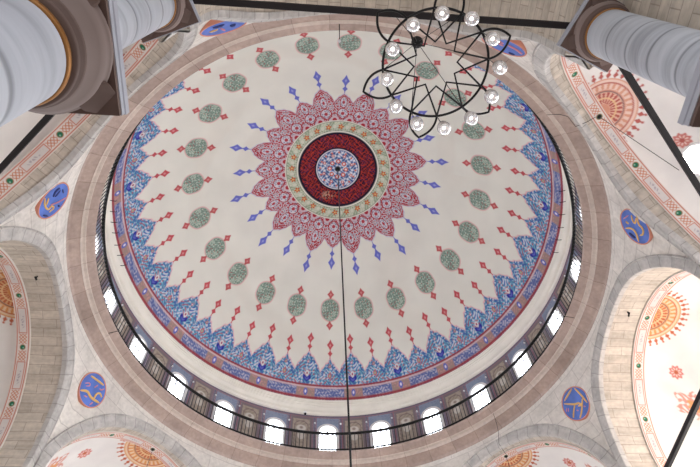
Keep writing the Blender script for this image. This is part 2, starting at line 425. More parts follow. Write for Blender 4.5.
# ------------------------------------------------------------------ drum wall with windows
RW = 1.345; WZ0, WZ1 = 2.49, 2.89
WH, WS_ = .060, 2.735          # window half width, springing height of its arch
def win_in(x, z, g=0.):        # inside the opening (pointed round arch)
    return (np.abs(x) < WH-g) & ((z < WS_) | (np.hypot(x, z-WS_) < WH-g)) & (z > 2.51)
def paint_drum(a, z):
    C = Canvas(len(a), (126, 124, 138)); e = .003
    d = fold(a, 15, PH); x = RW*np.radians(d); ad = np.abs(d)
    xb = RW*np.radians(fold(a, 15, PH+7.5))
    sp = scroll(x, z, 150., 2.)
    C.put(inside(-(sp-.3), .3)*.5, (104, 104, 124)); C.put(inside(sp+.55, .3)*.45, (170, 164, 172))
    # blind bays
    bl = inside(np.abs(xb)-.072, e)
    C.put(bl*1., (120, 108, 112))
    C.put(inside(np.abs(xb)-.058, e)*inside(np.abs(z-2.69)-.155, e), (160, 148, 136))
    C.put(inside(np.abs(xb)-.058, e)*inside(-(scroll(xb, z, 90., 2.4)-.35), .3)*.6*(z < 2.845), (132, 118, 106))
    vase = np.minimum(np.hypot(xb, (z-2.70)*.8)-.024, np.hypot(xb*.8, (z-2.765)*1.0)-.026)
    C.put(inside(vase, e*2)*.8, (206, 200, 190)); C.put(inside(np.hypot(xb, (z-2.77))-.012, e*2)*.8, (130, 110, 104))
    arch = np.where(z < 2.78, np.abs(xb)-.046, np.hypot(xb, z-2.78)-.046)
    C.put(line(arch, .0022, e), (104, 84, 84))
    # pilaster lines
    for k in (.079, .098):
        C.put(line(np.abs(x)-k, .0016, e), (150, 84, 92))
    C.put(line(np.abs(x)-.0885, .005, e)*.6, (96, 84, 104))
    C.put(line(z-2.868, .002, e), (160, 110, 116)); C.put(inside(2.872-z, e), (112, 100, 116))
    # blue spandrels over the windows, white archivolt
    ar = np.where(z < WS_, np.abs(x)-WH, np.hypot(x, z-WS_)-WH)
    C.put(inside(np.abs(x)-.076, e)*inside(2.7-z, e)*inside(z-2.862, e), (132, 142, 162))
    C.put(inside(np.abs(x)-.074, e)*inside(-(sp-.35), .3)*(z > 2.7)*(z < 2.862)*.5, (108, 116, 144))
    C.put(inside(ar-.014, e), (206, 196, 194)); C.put(line(ar-.0145, .0014, e), (168, 110, 110))
    return C.c
nA, nZ = 24*64, 110
a = np.linspace(0, 360, nA, endpoint=False); z = np.linspace(WZ0, WZ1, nZ)
Ag, Zg = np.meshgrid(a, z, indexing='ij')
ac = Ag+360/nA/2; zc = Zg+(z[1]-z[0])/2
xk = RW*np.radians(fold(ac, 15, PH))
keep = ~win_in(xk, zc, .002); keep = keep[:, :-1]
T = np.radians(Ag.ravel())
link('wall_drum', W(np.stack([RW*np.cos(T), RW*np.sin(T), Zg.ravel()], 1)), gridfaces(nA, nZ, True, keep), M['paint'],
     paint=paint_drum(Ag.ravel(), Zg.ravel()), kind='structure')

def cyl(r, th, x, z):          # point on the drum wall: local x along the wall at bearing th
    t = th+x/RW; return (r*cos(t), r*sin(t), z)
def arch_outline(hw, zs, z0, n=14):
    pts = [(-hw, z0)]+[(-hw*cos(pi*k/n), zs+hw*sin(pi*k/n)) for k in range(n+1)]+[(hw, z0)]
    return pts
for k in range(24):
    th = rad(PH+15*k)
    # reveal + archivolt frame
    mb = MB(); o1 = arch_outline(WH+.013, WS_, 2.515); o2 = arch_outline(WH-.005, WS_, 2.515)
    V = []
    for (xo, zo), (xi, zi) in zip(o1, o2):
        V += [cyl(RW-.010, th, xo, zo), cyl(RW-.010, th, xi, zi), cyl(RW+.036, th, xi, zi), cyl(RW+.036, th, xo, zo)]
    n = len(o1); F = []
    for i in range(n-1):
        for j in range(4):
            l = (j+1) % 4; F.append((i*4+j, (i+1)*4+j, (i+1)*4+l, i*4+l))
    mb.add(W(V), F)
    fr = mb.build('window_%d' % (k+1), M['frame'], smooth=False, kind='structure')
    # pane
    o3 = arch_outline(WH-.004, WS_, 2.515)
    V = [cyl(RW+.030, th, x, z) for x, z in o3]; V += [cyl(RW+.036, th, x, z) for x, z in o3]
    n = len(o3)
    F = [tuple(range(n)), tuple(range(2*n-1, n-1, -1))]+[(i, (i+1) % n, n+(i+1) % n, n+i) for i in range(n)]
    link('pane', W(V), F, M['pane'], fr, False)
    # tracery: small plaster rosettes round the arched head and a bar at the springing
    mb = MB()
    for q in range(5):
        t = pi*(q+.5)/5; x0, z0 = -.036*cos(t), WS_+.036*sin(t)*1.0
        mb.sphere(W([cyl(RW+.028, th, x0, z0)])[0], .0075*S, 8, 6)
    mb.sphere(W([cyl(RW+.028, th, 0, WS_+.012)])[0], .009*S, 8, 6)
    mb.tube(W([cyl(RW+.028, th, x, WS_-.002) for x in np.linspace(-WH+.004, WH-.004, 6)]), .0022*S, 6)
    mb.build('tracery', M['tracery'], fr)

# ------------------------------------------------------------------ railing of the drum gallery
rail = thing('railing', 'black iron balustrade ringing the foot of the windowed drum', 'railing', (0, 0, (2.50+ZF)*S))
base = np.array(rail.location)
def circ(r, z, n=192): return W([(r*cos(2*pi*i/n), r*sin(2*pi*i/n), z) for i in range(n)])
MB().tube(circ(1.2465, 2.640), .0088*S, 8, True).build('top_rail', M['iron'], rail, base=base)
MB().tube(circ(1.2465, 2.513), .0052*S, 8, True).build('bottom_rail', M['iron'], rail, base=base)
NB = 336; vis = []; rest = MB()
order = sorted(range(NB), key=lambda i: -sin(2*pi*(i+.5)/NB))
for c_, i in enumerate(order):
    t = 2*pi*(i+.5)/NB; p = [(1.2465*cos(t), 1.2465*sin(t), h) for h in (2.498, 2.513, 2.640)]
    thick = .0024
    if c_ < 100: MB().tube(W(p), thick*S, 6).build('baluster', M['iron'], rail, base=base)
    else: rest.tube(W(p), thick*S, 6)
ro = rest.build('baluster', M['iron'], rail, base=base); ro['kind'] = 'stuff'

# ================================================================== ARCHES, PENDENTIVES, HALF DOMES
A_, ZS = .505, 1.765           # arch half span, springing height
DF, DB = 1.33, 1.545
HC = DF*math.tan(rad(22.5))
sides = ['right', 'far_right', 'far', 'far_left', 'left', 'near_left', 'near', 'near_right']
def frame(k):
    t = rad(AO+45*k); return np.array([cos(t), sin(t), 0]), np.array([-sin(t), cos(t), 0])
UP = np.array([0, 0, 1.])
def ss(x): x = np.clip(x, 0, 1); return x*x*(3-2*x)
def spandrel_pt(n, t, s, z):
    th = atan2(s, DF)
    p0 = DF*n+s*t; p1 = 1.327*(cos(th)*n+sin(th)*t)
    w = ss((z-1.86)/(2.378-1.86)); p = p0*(1-w)+p1*w
    return p+UP*z
def paint_half(x, y, warm):
    """x: arc along the front edge from the apex, y: arc into the half dome (units)"""
    e = .004; C = Canvas(len(x), (222, 218, 214)); red = (182, 96, 66) if warm else (176, 92, 84); org = (206, 140, 84) if warm else (208, 150, 128)
    g = np.hypot(x, y); an = np.degrees(np.arctan2(x, y))
    C.put(.3*inside(-(scroll(x, y, 12., 3)-.5), .6), (206, 200, 198))
    C.put(inside(g-.138, e), org); C.put(inside(g-.132, e), (218, 190, 158) if warm else (224, 196, 182))
    C.put(line(g-.118, .003, e), red); C.put((g > .092)*(g < .116)*inside(-(np.cos(np.radians(an)*28)-.1), .5), org)
    C.put(inside(g-.090, e), org); C.put(inside(g-.084, e), (120, 92, 96)); C.put(inside(g-.079, e), (214, 168, 122) if warm else (220, 178, 158))
    k = fold(an, 15); C.put((g < .076)*(g > .03)*inside(np.abs(k)-4.2, 1.), red)
    C.put(line(g-.052, .003, e)*1., (226, 196, 150)); C.put(inside(g-.028, e), org)
    kx = g*np.radians(fold(an, 11.25)); ky = g-.152
    C.put(inside(np.abs(kx)/.0105+np.abs(ky)/.015-1, .3), red)
    C.put(inside(np.hypot(kx, (g-.170))-.0055, e), red)
    for x0, y0, r0 in ((-.285, .165, .031), (.285, .165, .031)):
        d = np.hypot(x-x0, y-y0); t = np.arctan2(x-x0, y-y0); lim = r0*(1+.13*np.cos(9*t))
        C.put(inside(d-lim, e), (196, 120, 112)); C.put(inside(d-r0*.72, e)*inside(-(np.cos(t*9)-.2), .6), (226, 200, 190))
        C.put(inside(d-r0*.34, e), red)
    for x0, y0 in ((-.43, .245), (.43, .245), (0, .40)):
        X, Y = (x-x0), (y-y0); d = np.hypot(X, Y*.62); t = np.arctan2(X, Y)
        lim = .062*(1+.18*np.cos(7*t)); pt = scroll(X, Y, 120., 2.2)
        C.put(inside(d-lim, e)*inside(-(pt+.1), .5)*.9, (200, 134, 118)); C.put(inside(d-lim*.45, e), (214, 150, 100)); C.put(inside(d-lim*.2, e), red)
    for sg in (-1, 1):
        d = np.hypot(x-sg*.46, y-.33); C.put(inside(d-.05, e), (150, 140, 140)); C.put(inside(d-.045, e), (226, 222, 220))
        C.put(inside(d-.036, e)*inside(-(scroll(x, y, 95., 2.)-.0), .3), (70, 66, 74))
    return C.c
def paint_border(x, y, w):
    e = .0035; C = Canvas(len(x), (214, 207, 200)); red = (186, 100, 78)
    C.put(line(y-w*.10, .0022, e), red); C.put(line(y-w*.90, .0022, e), red)
    ang = np.degrees(x/.50); d = fold(ang, 30); m = fold(ang, 30, 15)
    X = np.radians(m)*.5; yy = y-w/2
    bx = np.maximum(np.abs(X)-.062, np.abs(yy)-w*.27); C.put(line(bx, .0020, e), red); C.put(inside(bx+.003, e), (205, 198, 194))
    C.put(inside(np.maximum(np.abs(X)-.045, np.abs(yy)-w*.10), e)*inside(-(scroll(X, yy, 260., 1.5)-.25), .3)*.7, (150, 140, 150))
    Xd = np.radians(d)*.5
    for sg in (-1, 1):
        kx = Xd-sg*.040; kn = np.maximum(np.abs(kx)-.024, np.abs(yy)-w*.27)
        lat = np.minimum(np.abs(((kx+yy) % .016)-.008), np.abs(((kx-yy) % .016)-.008))
        C.put(inside(kn, e)*inside(lat-.0024, e), (190, 110, 76))
    g = np.hypot(Xd, yy)
    C.put(inside(g-.0135, e), (170, 110, 70)); C.put(inside(g-.011, e), (34, 104, 78)); C.put(inside(np.hypot(Xd+.003, yy+.003)-.003, e), (150, 190, 170))
    return C.c

tr = 5
for k in range(8):
    n, t = frame(k); sd = sides[k]; axis = k % 2 == 0
    D1 = 1.95 if k == 6 else (1.478 if axis else 1.372); D2 = D1+(.066 if axis else .058); AI = .497; AH = .52
    # pendentive / arch face
    ph = np.linspace(-90, 90, 97)
    low = [(-HC, 1.584), (-A_-.03, 1.584), (-A_-.001, 1.584)]+[(A_*sin(rad(f)), ZS+A_*cos(rad(f))) for f in ph]+[(A_+.001, 1.584), (A_+.03, 1.584), (HC, 1.584)]
    nv = 26; V = []; UVs = []
    for s, zl in low:
        for j in range(nv):
            zz_ = zl+(2.378-zl)*j/(nv-1); V.append(spandrel_pt(n, t, s, zz_)); UVs.append(((s+k*1.13)*S, zz_*S))
    link('wall_'+sd, W(V), gridfaces(len(low), nv), M['spandrel'], uv=UVs, kind='structure')
    # voussoir ring, a little proud of the face
    V = []; UVs = []
    prof = [(A_+.058, .012), (A_+.057, -.006), (A_+.050, -.010), (A_+.046, -.005), (A_+.004, -.005), (A_-.001, -.002), (A_-.001, .02)]
    aa = [(-90, -.18), (-90, 0)]+[(f, 0) for f in np.linspace(-90, 90, 73)][1:-1]+[(90, 0), (90, -.18)]
    for f, dz in aa:
        for R_, dn in prof:
            s = R_*sin(rad(f)); zz_ = ZS+R_*cos(rad(f))+dz
            ptb = spandrel_pt(n, t, max(-HC+.001, min(HC-.001, s)), min(zz_, 2.37))
            V.append(ptb+n*dn); UVs.append((dn*S*3+R_*S, (rad(f)*.53+dz)*S))
    link('trim_%d' % tr, W(V), gridfaces(len(aa), len(prof)), M['voussoir'], smooth=False, uv=UVs, kind='structure'); tr += 1
    # stone soffit
    V = []; UVs = []
    aa = [(-90, -.181)]+[(f, 0) for f in np.linspace(-90, 90, 73)]+[(90, -.181)]
    ds_ = np.linspace(0, 1, 6 if k != 6 else 24)
    for f, dz in aa:
        s_e = A_*sin(rad(f)); d_e = spandrel_pt(n, t, s_e, min(2.377, ZS+A_*cos(rad(f))+dz)) @ n-.002
        for q in ds_:
            R_ = A_; d = d_e+(D1-d_e)*q
            V.append(n*d+t*R_*sin(rad(f))+UP*(ZS+R_*cos(rad(f))+dz)); UVs.append((d*S, (rad(f)*R_+dz*(1 if f < 0 else -1))*S+k*.37))
    link('wall_%s_soffit' % sd, W(V), gridfaces(len(aa), len(ds_)), M['soffit'], uv=UVs, kind='structure')
    # painted border on its inner edge
    na, nd = 640, 30; f = np.linspace(-90, 90, na); d = np.linspace(D1, D2, nd); w = D2-D1
    Fg, Dg = np.meshgrid(np.radians(f), d, indexing='ij'); Fg = Fg.ravel(); Dg = Dg.ravel()
    V = n*Dg[:, None]+t*(AI*np.sin(Fg))[:, None]+UP*(ZS+AI*np.cos(Fg))[:, None]
    col = paint_border(Fg*.5, Dg-D1, w)
    # returns to the soffit and to the half dome
    G = V.reshape(na, nd, 3); lip0 = n*D1+(t*(A_*np.sin(np.radians(f)))[:, None])+UP*(ZS+A_*np.cos(np.radians(f)))[:, None]
    lip1 = n*D2+(t*((AH+.004)*np.sin(np.radians(f)))[:, None])+UP*(ZS+(AH+.004)*np.cos(np.radians(f)))[:, None]
    G = np.concatenate([lip0[:, None], G, lip1[:, None]], 1)
    cc = np.broadcast_to(lin((214, 207, 200)), (na, 1, 3)); cg = np.concatenate([cc, col.reshape(na, nd, 3), cc], 1)
    link('trim_%d' % tr, W(G), gridfaces(na, nd+2), M['paint'], smooth=False, paint=cg.reshape(-1, 3), kind='structure'); tr += 1
    # half dome
    na, nb = 420, 180; al = np.linspace(-90, 90, na); be = np.linspace(0, 89.5, nb)
    Al, Be = np.meshgrid(np.radians(al), np.radians(be), indexing='ij'); Al = Al.ravel(); Be = Be.ravel()
    V = n*(D2+AH*np.sin(Be))[:, None]+AH*np.cos(Be)[:, None]*(t*np.sin(Al)[:, None]+UP*np.cos(Al)[:, None])+UP*ZS
    x = AH*np.cos(Be)*Al; y = AH*Be
    link('ceiling_'+sd, W(V), gridfaces(na, nb), M['paint'], paint=paint_half(x, y, k in (0, 1, 3, 4)), kind='structure')
    # apse wall under it
    ga = np.linspace(-90, 90, 61); zz_ = np.linspace(1.22, ZS, 8); V = []
    for g in ga:
        for h in zz_: V.append(n*(D2+AH*cos(rad(g)))+t*AH*sin(rad(g))+UP*h)
    o = link('wall_%s_apse' % sd, W(V), gridfaces(len(ga), len(zz_)), M['paint'], paint=np.tile(lin((218, 214, 210)), (len(V), 1)), kind='structure')

# apse windows (daylight of the side exedrae)
wn = 25
for k in (7, 0, 1, 3, 4, 5):
    n, t = frame(k); D2 = (1.478+.066) if k % 2 == 0 else (1.372+.058)
    for g in (-48, 0, 48):
        dirv = n*cos(rad(g))+t*sin(rad(g)); tv = np.array([-dirv[1], dirv[0], 0])
        c = n*D2+dirv*.516
        out = arch_outline(.085, 1.56, 1.27)
        fo = arch_outline(.100, 1.56, 1.255)
        V = []
        for (xo, zo), (xi, zi) in zip(fo, out):
            V += [c+tv*xo+UP*zo-dirv*.012, c+tv*xi+UP*zi-dirv*.012, c+tv*xi+UP*zi+dirv*.004, c+tv*xo+UP*zo+dirv*.004]
        m_ = len(out); F = []
        for i in range(m_-1):
            for j in range(4):
                l = (j+1) % 4; F.append((i*4+j, (i+1)*4+j, (i+1)*4+l, i*4+l))
        fr = link('window_%d' % wn, W(V), F, M['frame'], smooth=False, kind='structure'); wn += 1
        V = [c+tv*x_+UP*z_-dirv*.004 for x_, z_ in out]+[c+tv*x_+UP*z_+dirv*.004 for x_, z_ in out]
        F = [tuple(range(m_)), tuple(range(2*m_-1, m_-1, -1))]+[(i, (i+1) % m_, m_+(i+1) % m_, m_+i) for i in range(m_)]
        link('pane', W(V), F, M['pane_side'] if k == 0 else (M['pane_mid'] if k in (1, 3, 7) else M['pane_dim']), fr, False)

# bright round window in the half dome at the right edge
n, t = frame(7); al, be = rad(44.5), rad(18)
dv = n*sin(be)+cos(be)*(t*sin(al)+UP*cos(al)); c = n*1.43+UP*ZS+dv*.515
e1 = np.cross(dv, UP); e1 /= np.linalg.norm(e1); e2 = np.cross(dv, e1); N = 40; Ro = .062
fr = MB().tube(W([c+(e1*cos(2*pi*i/N)+e2*sin(2*pi*i/N))*Ro for i in range(N)]), .007*S, 8, True).build('window_%d' % wn, M['frame'], kind='structure')
V = [c+(e1*cos(2*pi*i/N)+e2*sin(2*pi*i/N))*Ro for i in range(N)]; V += [q+dv*.004 for q in V]
link('pane', W(V), [tuple(range(N)), tuple(range(2*N-1, N-1, -1))]+[(i, (i+1) % N, N+(i+1) % N, N+i) for i in range(N)], M['pane_side'], fr, False)

# ================================================================== ROUNDELS
def roundel(ang, zc, R, strokes, label):
    th = rad(ang)
    def pt(z):                 # pendentive surface along the corner line
        w = ss((z-1.86)/(2.378-1.86)); r = (DF/cos(rad(22.5)))*(1-w)+1.327*w
        return np.array([r*cos(th), r*sin(th), z])
    ev = pt(zc+.06)-pt(zc-.06); ev /= np.linalg.norm(ev); eu = np.array([-sin(th), cos(th), 0]); nn = np.cross(eu, ev)
    if nn @ (np.array([0, 0, nn[2]])-pt(zc)*np.array([1, 1, 0])) < 0: nn = -nn
    rin = pt(zc); hd = np.array([-cos(th), -sin(th), 0])
    if nn @ hd < 0: nn = -nn
    c = rin+nn*(.0105 if zc > 2.17 else .0145)
    o = thing('roundel', label, 'roundel', tuple(W([c])[0]), 'blue calligraphy roundels on the pendentives'); b = np.array(o.location)
    N = 56
    def conf(u, v, lift): return c+(eu*u+ev*v)*R+nn*lift
    V = [conf(0, 0, .002)]
    for q, l in ((.5, .002), (.955, .002), (.955, -.022)): V += [conf(q*cos(2*pi*i/N), q*sin(2*pi*i/N), l) for i in range(N)]
    F = [(0, 1+i, 1+(i+1) % N) for i in range(N)]
    for q in range(2): F += [(1+q*N+i, 1+(q+1)*N+i, 1+(q+1)*N+(i+1) % N, 1+q*N+(i+1) % N) for i in range(N)]
    link('disc', W(V)-b, F, M['bluedisc'], o, False)
    V = []; F = []
    for i in range(N):
        for q, l in ((.93, .001), (.935, .004), (.985, .005), (1.0, .002), (1.0, -.024)): V.append(conf(q*cos(2*pi*i/N), q*sin(2*pi*i/N), l))
    for i in range(N):
        j = (i+1) % N
        for q in range(4): F.append((i*5+q, i*5+q+1, j*5+q+1, j*5+q))
    link('rim', W(V)-b, F, M['rim'], o, True)
    for kind, wdt, pts in strokes:
        p = np.array(pts, float)
        # round the corners of the pen stroke
        for _ in range(2):
            if len(p) > 2:
                q = [p[0]]
                for i in range(len(p)-1): q += [p[i]*.75+p[i+1]*.25, p[i]*.25+p[i+1]*.75]
                q.append(p[-1]); p = np.array(q)
        if len(p) == 2: p = np.array([p[0]*(1-f)+p[1]*f for f in np.linspace(0, 1, 5)])
        P3 = [conf(u, v, .003) for u, v in p]
        prof = wdt*np.clip(np.sin(np.linspace(.12, .88, len(p))*pi)*1.25, .45, 1)
        q = MB().tube(W(P3), prof*R*S, 6).build('calligraphy_stroke', M[kind], o, base=b)
        if kind != 'script': q['label'] = 'pink lettering stroke' if kind == 'script_pink' else 'navy lettering stroke'
    return o
roundel(164.6, 2.220, .088, [('script', 0.06, [(0.67, 0.43), (0.16, 0.59), (-0.38, 0.72)]), ('script', 0.075, [(0.62, -0.61), (0.23, -0.29), (-0.13, -0.4), (-0.48, -0.31), (-0.86, -0.18)]), ('script', 0.06, [(-0.41, -0.3), (-0.33, 0.03), (-0.51, 0.24), (-0.77, 0.16)]), ('script_pink', 0.035, [(0.68, -0.14), (0.44, 0.12), (0.31, -0.0), (0.51, -0.19)]), ('script_pink', 0.04, [(0.02, 0.15), (-0.07, 0.43)]), ('script_pink', 0.04, [(-0.31, 0.37), (-0.48, 0.42), (-0.56, 0.61)]), ('script_pink', 0.04, [(-0.43, -0.73), (-0.49, -0.47)]), ('script_pink', 0.04, [(0.23, -0.65), (0.01, -0.54)])],
        'blue roundel with gold lettering on the pale spandrel at lower left')
roundel(29.9, 2.195, .088, [('script', 0.055, [(-0.41, 0.78), (0.49, 0.62)]), ('script', 0.055, [(-0.58, 0.66), (-0.65, 0.08), (-0.65, -0.5)]), ('script', 0.06, [(0.62, 0.51), (0.02, -0.06), (-0.21, -0.12), (-0.27, -0.35), (-0.04, -0.24)]), ('script', 0.045, [(0.1, -0.03), (0.42, -0.25), (0.69, -0.5)]), ('script', 0.05, [(-0.57, -0.12), (-0.01, -0.62), (0.35, -0.8)]), ('script_pink', 0.04, [(0.21, -0.34), (0.11, -0.43)]), ('script_pink', 0.03, [(0.66, 0.24), (0.83, 0.07)]), ('script_pink', 0.03, [(0.56, 0.14), (0.72, -0.02)]), ('script_pink', 0.04, [(-0.34, -0.5), (-0.41, -0.59)])],
        'blue roundel with a triangle of gold strokes on the spandrel at lower right')
roundel(-15.8, 2.180, .088, [('script', 0.045, [(-0.63, 0.14), (-0.27, 0.08), (-0.19, -0.07), (-0.58, -0.16)]), ('script', 0.05, [(-0.82, -0.24), (-0.24, -0.27), (-0.15, -0.57), (0.26, -0.51), (0.38, -0.29)]), ('script', 0.05, [(0.36, 0.68), (0.17, 0.22), (0.34, -0.07), (0.84, -0.13)]), ('script', 0.05, [(-0.09, 0.59), (-0.01, 0.41)]), ('script_dark', 0.08, [(0.56, 0.47), (0.71, 0.07)]), ('script_pink', 0.03, [(-0.17, 0.76), (-0.54, 0.35)])],
        'blue roundel with gold hooked lettering on the grey spandrel at right')
roundel(-149.3, 2.200, .088, [('script', 0.05, [(0.42, -0.75), (-0.06, -0.62), (-0.46, -0.24), (-0.23, -0.12), (-0.44, 0.19), (-0.61, -0.11)]), ('script', 0.045, [(0.33, -0.48), (-0.07, -0.5)]), ('script_pink', 0.035, [(-0.18, -0.18), (-0.21, 0.39), (-0.11, 0.87)]), ('script_dark', 0.06, [(0.28, -0.14), (0.58, -0.12), (0.68, 0.16)]), ('script_dark', 0.05, [(0.23, -0.0), (0.52, 0.26)]), ('script_dark', 0.05, [(-0.42, 0.43), (-0.55, 0.61)]), ('script_dark', 0.05, [(-0.64, -0.5), (-0.88, -0.09)]), ('script_dark', 0.04, [(0.53, 0.41), (0.24, 0.57)])],
        'blue roundel with navy and gold lettering on the spandrel at far left')
roundel(-60.6, 2.145, .088, [('script_pink', 0.05, [(-0.45, -0.3), (-0.14, -0.27)]), ('script_pink', 0.05, [(-0.26, -0.0), (-0.01, -0.02)]), ('script_pink', 0.05, [(0.01, -0.39), (0.42, -0.42), (0.8, -0.21)]), ('script_dark', 0.06, [(0.49, 0.46), (0.75, 0.39)])],
        'blue roundel seen edge on behind the chandelier lamps at upper right')
roundel(-104.1, 2.135, .088, [('script', 0.05, [(-0.61, -0.09), (-0.25, -0.06)]), ('script_dark', 0.08, [(0.24, 0.05), (0.46, 0.14)]), ('script_dark', 0.07, [(-0.32, -0.53), (0.15, -0.45)]), ('script_pink', 0.05, [(-0.14, -0.02), (-0.11, 0.52)])],
        'slate blue roundel seen edge on beside the upper left column capital')

# ================================================================== COLUMNS
def lathe_paint(name, prof, cols, mat, parent, n=56):
    V = []; Cc = []
    for (r, z), c in zip(prof, cols):
        for i in range(n):
            t = 2*pi*i/n; V.append((r*cos(t), r*sin(t), z)); Cc.append((c, c, c))
    prof_n = len(prof); F = []
    for i in range(prof_n-1):
        for q in range(n): F.append((i*n+q, i*n+(q+1) % n, (i+1)*n+(q+1) % n, (i+1)*n+q))
    return link(name, np.array(V)*S, F, mat, parent, True, paint=np.array(Cc))
def sq_loft(levels, rot, n=48):
    """levels: (half size, z, squareness 0..1)"""
    V = []
    for h, z, sqn in levels:
        for i in range(n):
            t = 2*pi*i/n; c, s = cos(t), sin(t); m = max(abs(c), abs(s)); k = (1-sqn)+sqn/m*1.0
            x, y = h*c*k, h*s*k; V.append((x*cos(rot)-y*sin(rot), x*sin(rot)+y*cos(rot), z))
    F = []
    for i in range(len(levels)-1):
        for q in range(n): F.append((i*n+q, i*n+(q+1) % n, (i+1)*n+(q+1) % n, (i+1)*n+q))
    F.append(tuple(range(n))[::-1]); F.append(tuple((len(levels)-1)*n+q for q in range(n)))
    return np.array(V)*S, F
def column(x, y, rho, hg, hab, wab, tab, rot, label, joints, group=None, bell=None):
    """hg: height of the gilt ring, hab: underside of the abacus"""
    o = thing('column', label, 'column', (x*S, y*S, 0), group)
    H = hg+ZF
    prof = [(rho*1.25, 0), (rho*1.25, .03), (rho*1.1, .045), (rho*1.06, .06)]; cols = [1]*4
    zs = sorted(joints); z0 = .08
    zz_ = [z0]
    for j in zs: zz_ += [j+ZF-.006, j+ZF-.0015, j+ZF+.0015, j+ZF+.006]
    zz_.append(H-.004)
    for i, zv in enumerate(zz_):
        f = 1.03-.03*(zv/H); isj = 0 < i < len(zz_)-1 and (i-1) % 4 in (1, 2)
        prof.append((rho*(f-(.012 if isj else 0)), zv)); cols.append(.55 if isj else 1.)
    lathe_paint('shaft', prof, cols, M['marble'], o)
    MB().lathe([(rho*.9, H-.003), (rho*1.02, H-.003), (rho*1.05, H), (rho*1.05, H+.002), (rho*1.02, H+.005), (rho*.9, H+.006)], 56).build('gilt_ring', M['gold'], o).scale = (S, S, S)
    top = hab+ZF; dh = top-H
    Z = lambda q: H+dh*q
    b = bell or 1.5
    MB().lathe([(rho*.9, Z(.12)), (rho*1.10, Z(.13)), (rho*1.14, Z(.18)), (rho*1.08, Z(.22)), (rho*1.07, Z(.25)), (rho*1.17, Z(.29)), (rho*1.19, Z(.35)), (rho*1.10, Z(.39)), (rho*.9, Z(.39))], 56).build('necking', M['capital_dark'], o).scale = (S, S, S)
    MB().lathe([(rho*.9, Z(.38)), (rho*1.10, Z(.39)), (rho*1.13, Z(.52)), (rho*(b*.45+.66), Z(.64)), (rho*(b*.75+.31), Z(.74)), (rho*b*.965, Z(.82)), (rho*b*.985, Z(.84)), (rho*b, Z(.86)), (rho*b, Z(.93)), (rho*b*.95, Z(.97)), (rho*.9, Z(.97))], 64).build('capital', M['capital'], o).scale = (S, S, S)
    # corner brackets under the square slab
    for q in range(4):
        a = rot+pi/4+q*pi/2; dcor = wab*1.30
        mb = MB(); u = np.array([cos(a), sin(a), 0]); v = np.array([-sin(a), cos(a), 0]); V = []
        for (dr, hw, zq) in ((rho*1.05, .008, .62), (rho*b*.92, .016, .74), (rho*b*1.02, .019, .84), (dcor*.93, .013, .96), (dcor*.94, .012, 1.0)):
            V += [u*dr+v*hw+UP*Z(zq), u*dr-v*hw+UP*Z(zq), u*(rho*.8)-v*hw+UP*(Z(zq)+.003), u*(rho*.8)+v*hw+UP*(Z(zq)+.003)]
        F = []
        for i in range(4):
            for j in range(4): F.append((i*4+j, i*4+(j+1) % 4, (i+1)*4+(j+1) % 4, (i+1)*4+j))
        F += [(0, 3, 2, 1), (16, 17, 18, 19)]
        mb.add(np.array(V)*S, F); mb.build('corner_bracket', M['capital_dark'], o, bevel=.02)
    V, F = sq_loft([(wab*.985, top-.004, 1), (wab*.985, top+.001, 1)], rot)
    link('abacus_underside_shadow', V, F, M['capital_dark'], o, False)  # dark brown plate, the shadow under the slab put into its colour
    V, F = sq_loft([(wab, top+.001, 1), (wab, top+tab*.45, 1), (wab*1.02, top+tab*.5, 1), (wab*1.02, top+tab, 1)], rot)
    link('abacus', V, F, M['abacus'], o, False)
    return o
names = {6: None}
for k in range(8):
    ang = AO+22.5+45*k; th = rad(ang); rc = 1.515
    x, y = rc*cos(th), rc*sin(th)
    lab = {5: 'grey marble column at upper left, its capital touching the left end of the top beam',
           6: 'grey marble column with brown joint lines at upper right, beside the bright flare'}.get(k)
    if lab is None: continue
    column(x, y, (.0575 if k == 5 else .0605), 1.515, 1.562, .080, .022, th, lab, [.45, .66, .83, .97, 1.09, 1.20, 1.30, 1.40], bell=1.27)
CA = rad(AO-90+90)
column(-.268+.0561, .066-1.5844, .0462, .496, .5475, .0668, .018, rad(AO), 'large pale marble column nearest the viewer in the top left corner', [-.1, .1, .25, .40], bell=1.46)
column(.424+.0561, .138-1.5844, .0462, .496, .5475, .0668, .018, rad(AO), 'column at the right edge of the photo, only its grey slab corner showing', [-.1, .1, .25, .40], bell=1.46)

# ================================================================== TIE BEAMS
def beam(k, label, half=.57, hh=1.595, D=1.405):
    n, t = frame(k); c = n*D+UP*hh
    o = MB().box(W([c])[0]*0, (half*S, .0085*S, .010*S), (t, n, UP)).build('tie_beam', M['beam'], None, False, bevel=.01)
    o.location = W([c])[0]
    return tag(o, label, 'beam', 'black tie beams between the columns')
beam(6, 'black tie beam along the top of the photo between two columns')
beam(7, 'black tie beam running down the right side from the upper right column')
beam(5, 'black tie beam sloping down to the left from the big corner column')
beam(0, 'black tie beam crossing the bottom right corner', hh=1.64, D=1.385)
beam(4, 'black tie beam just showing at the bottom left corner')

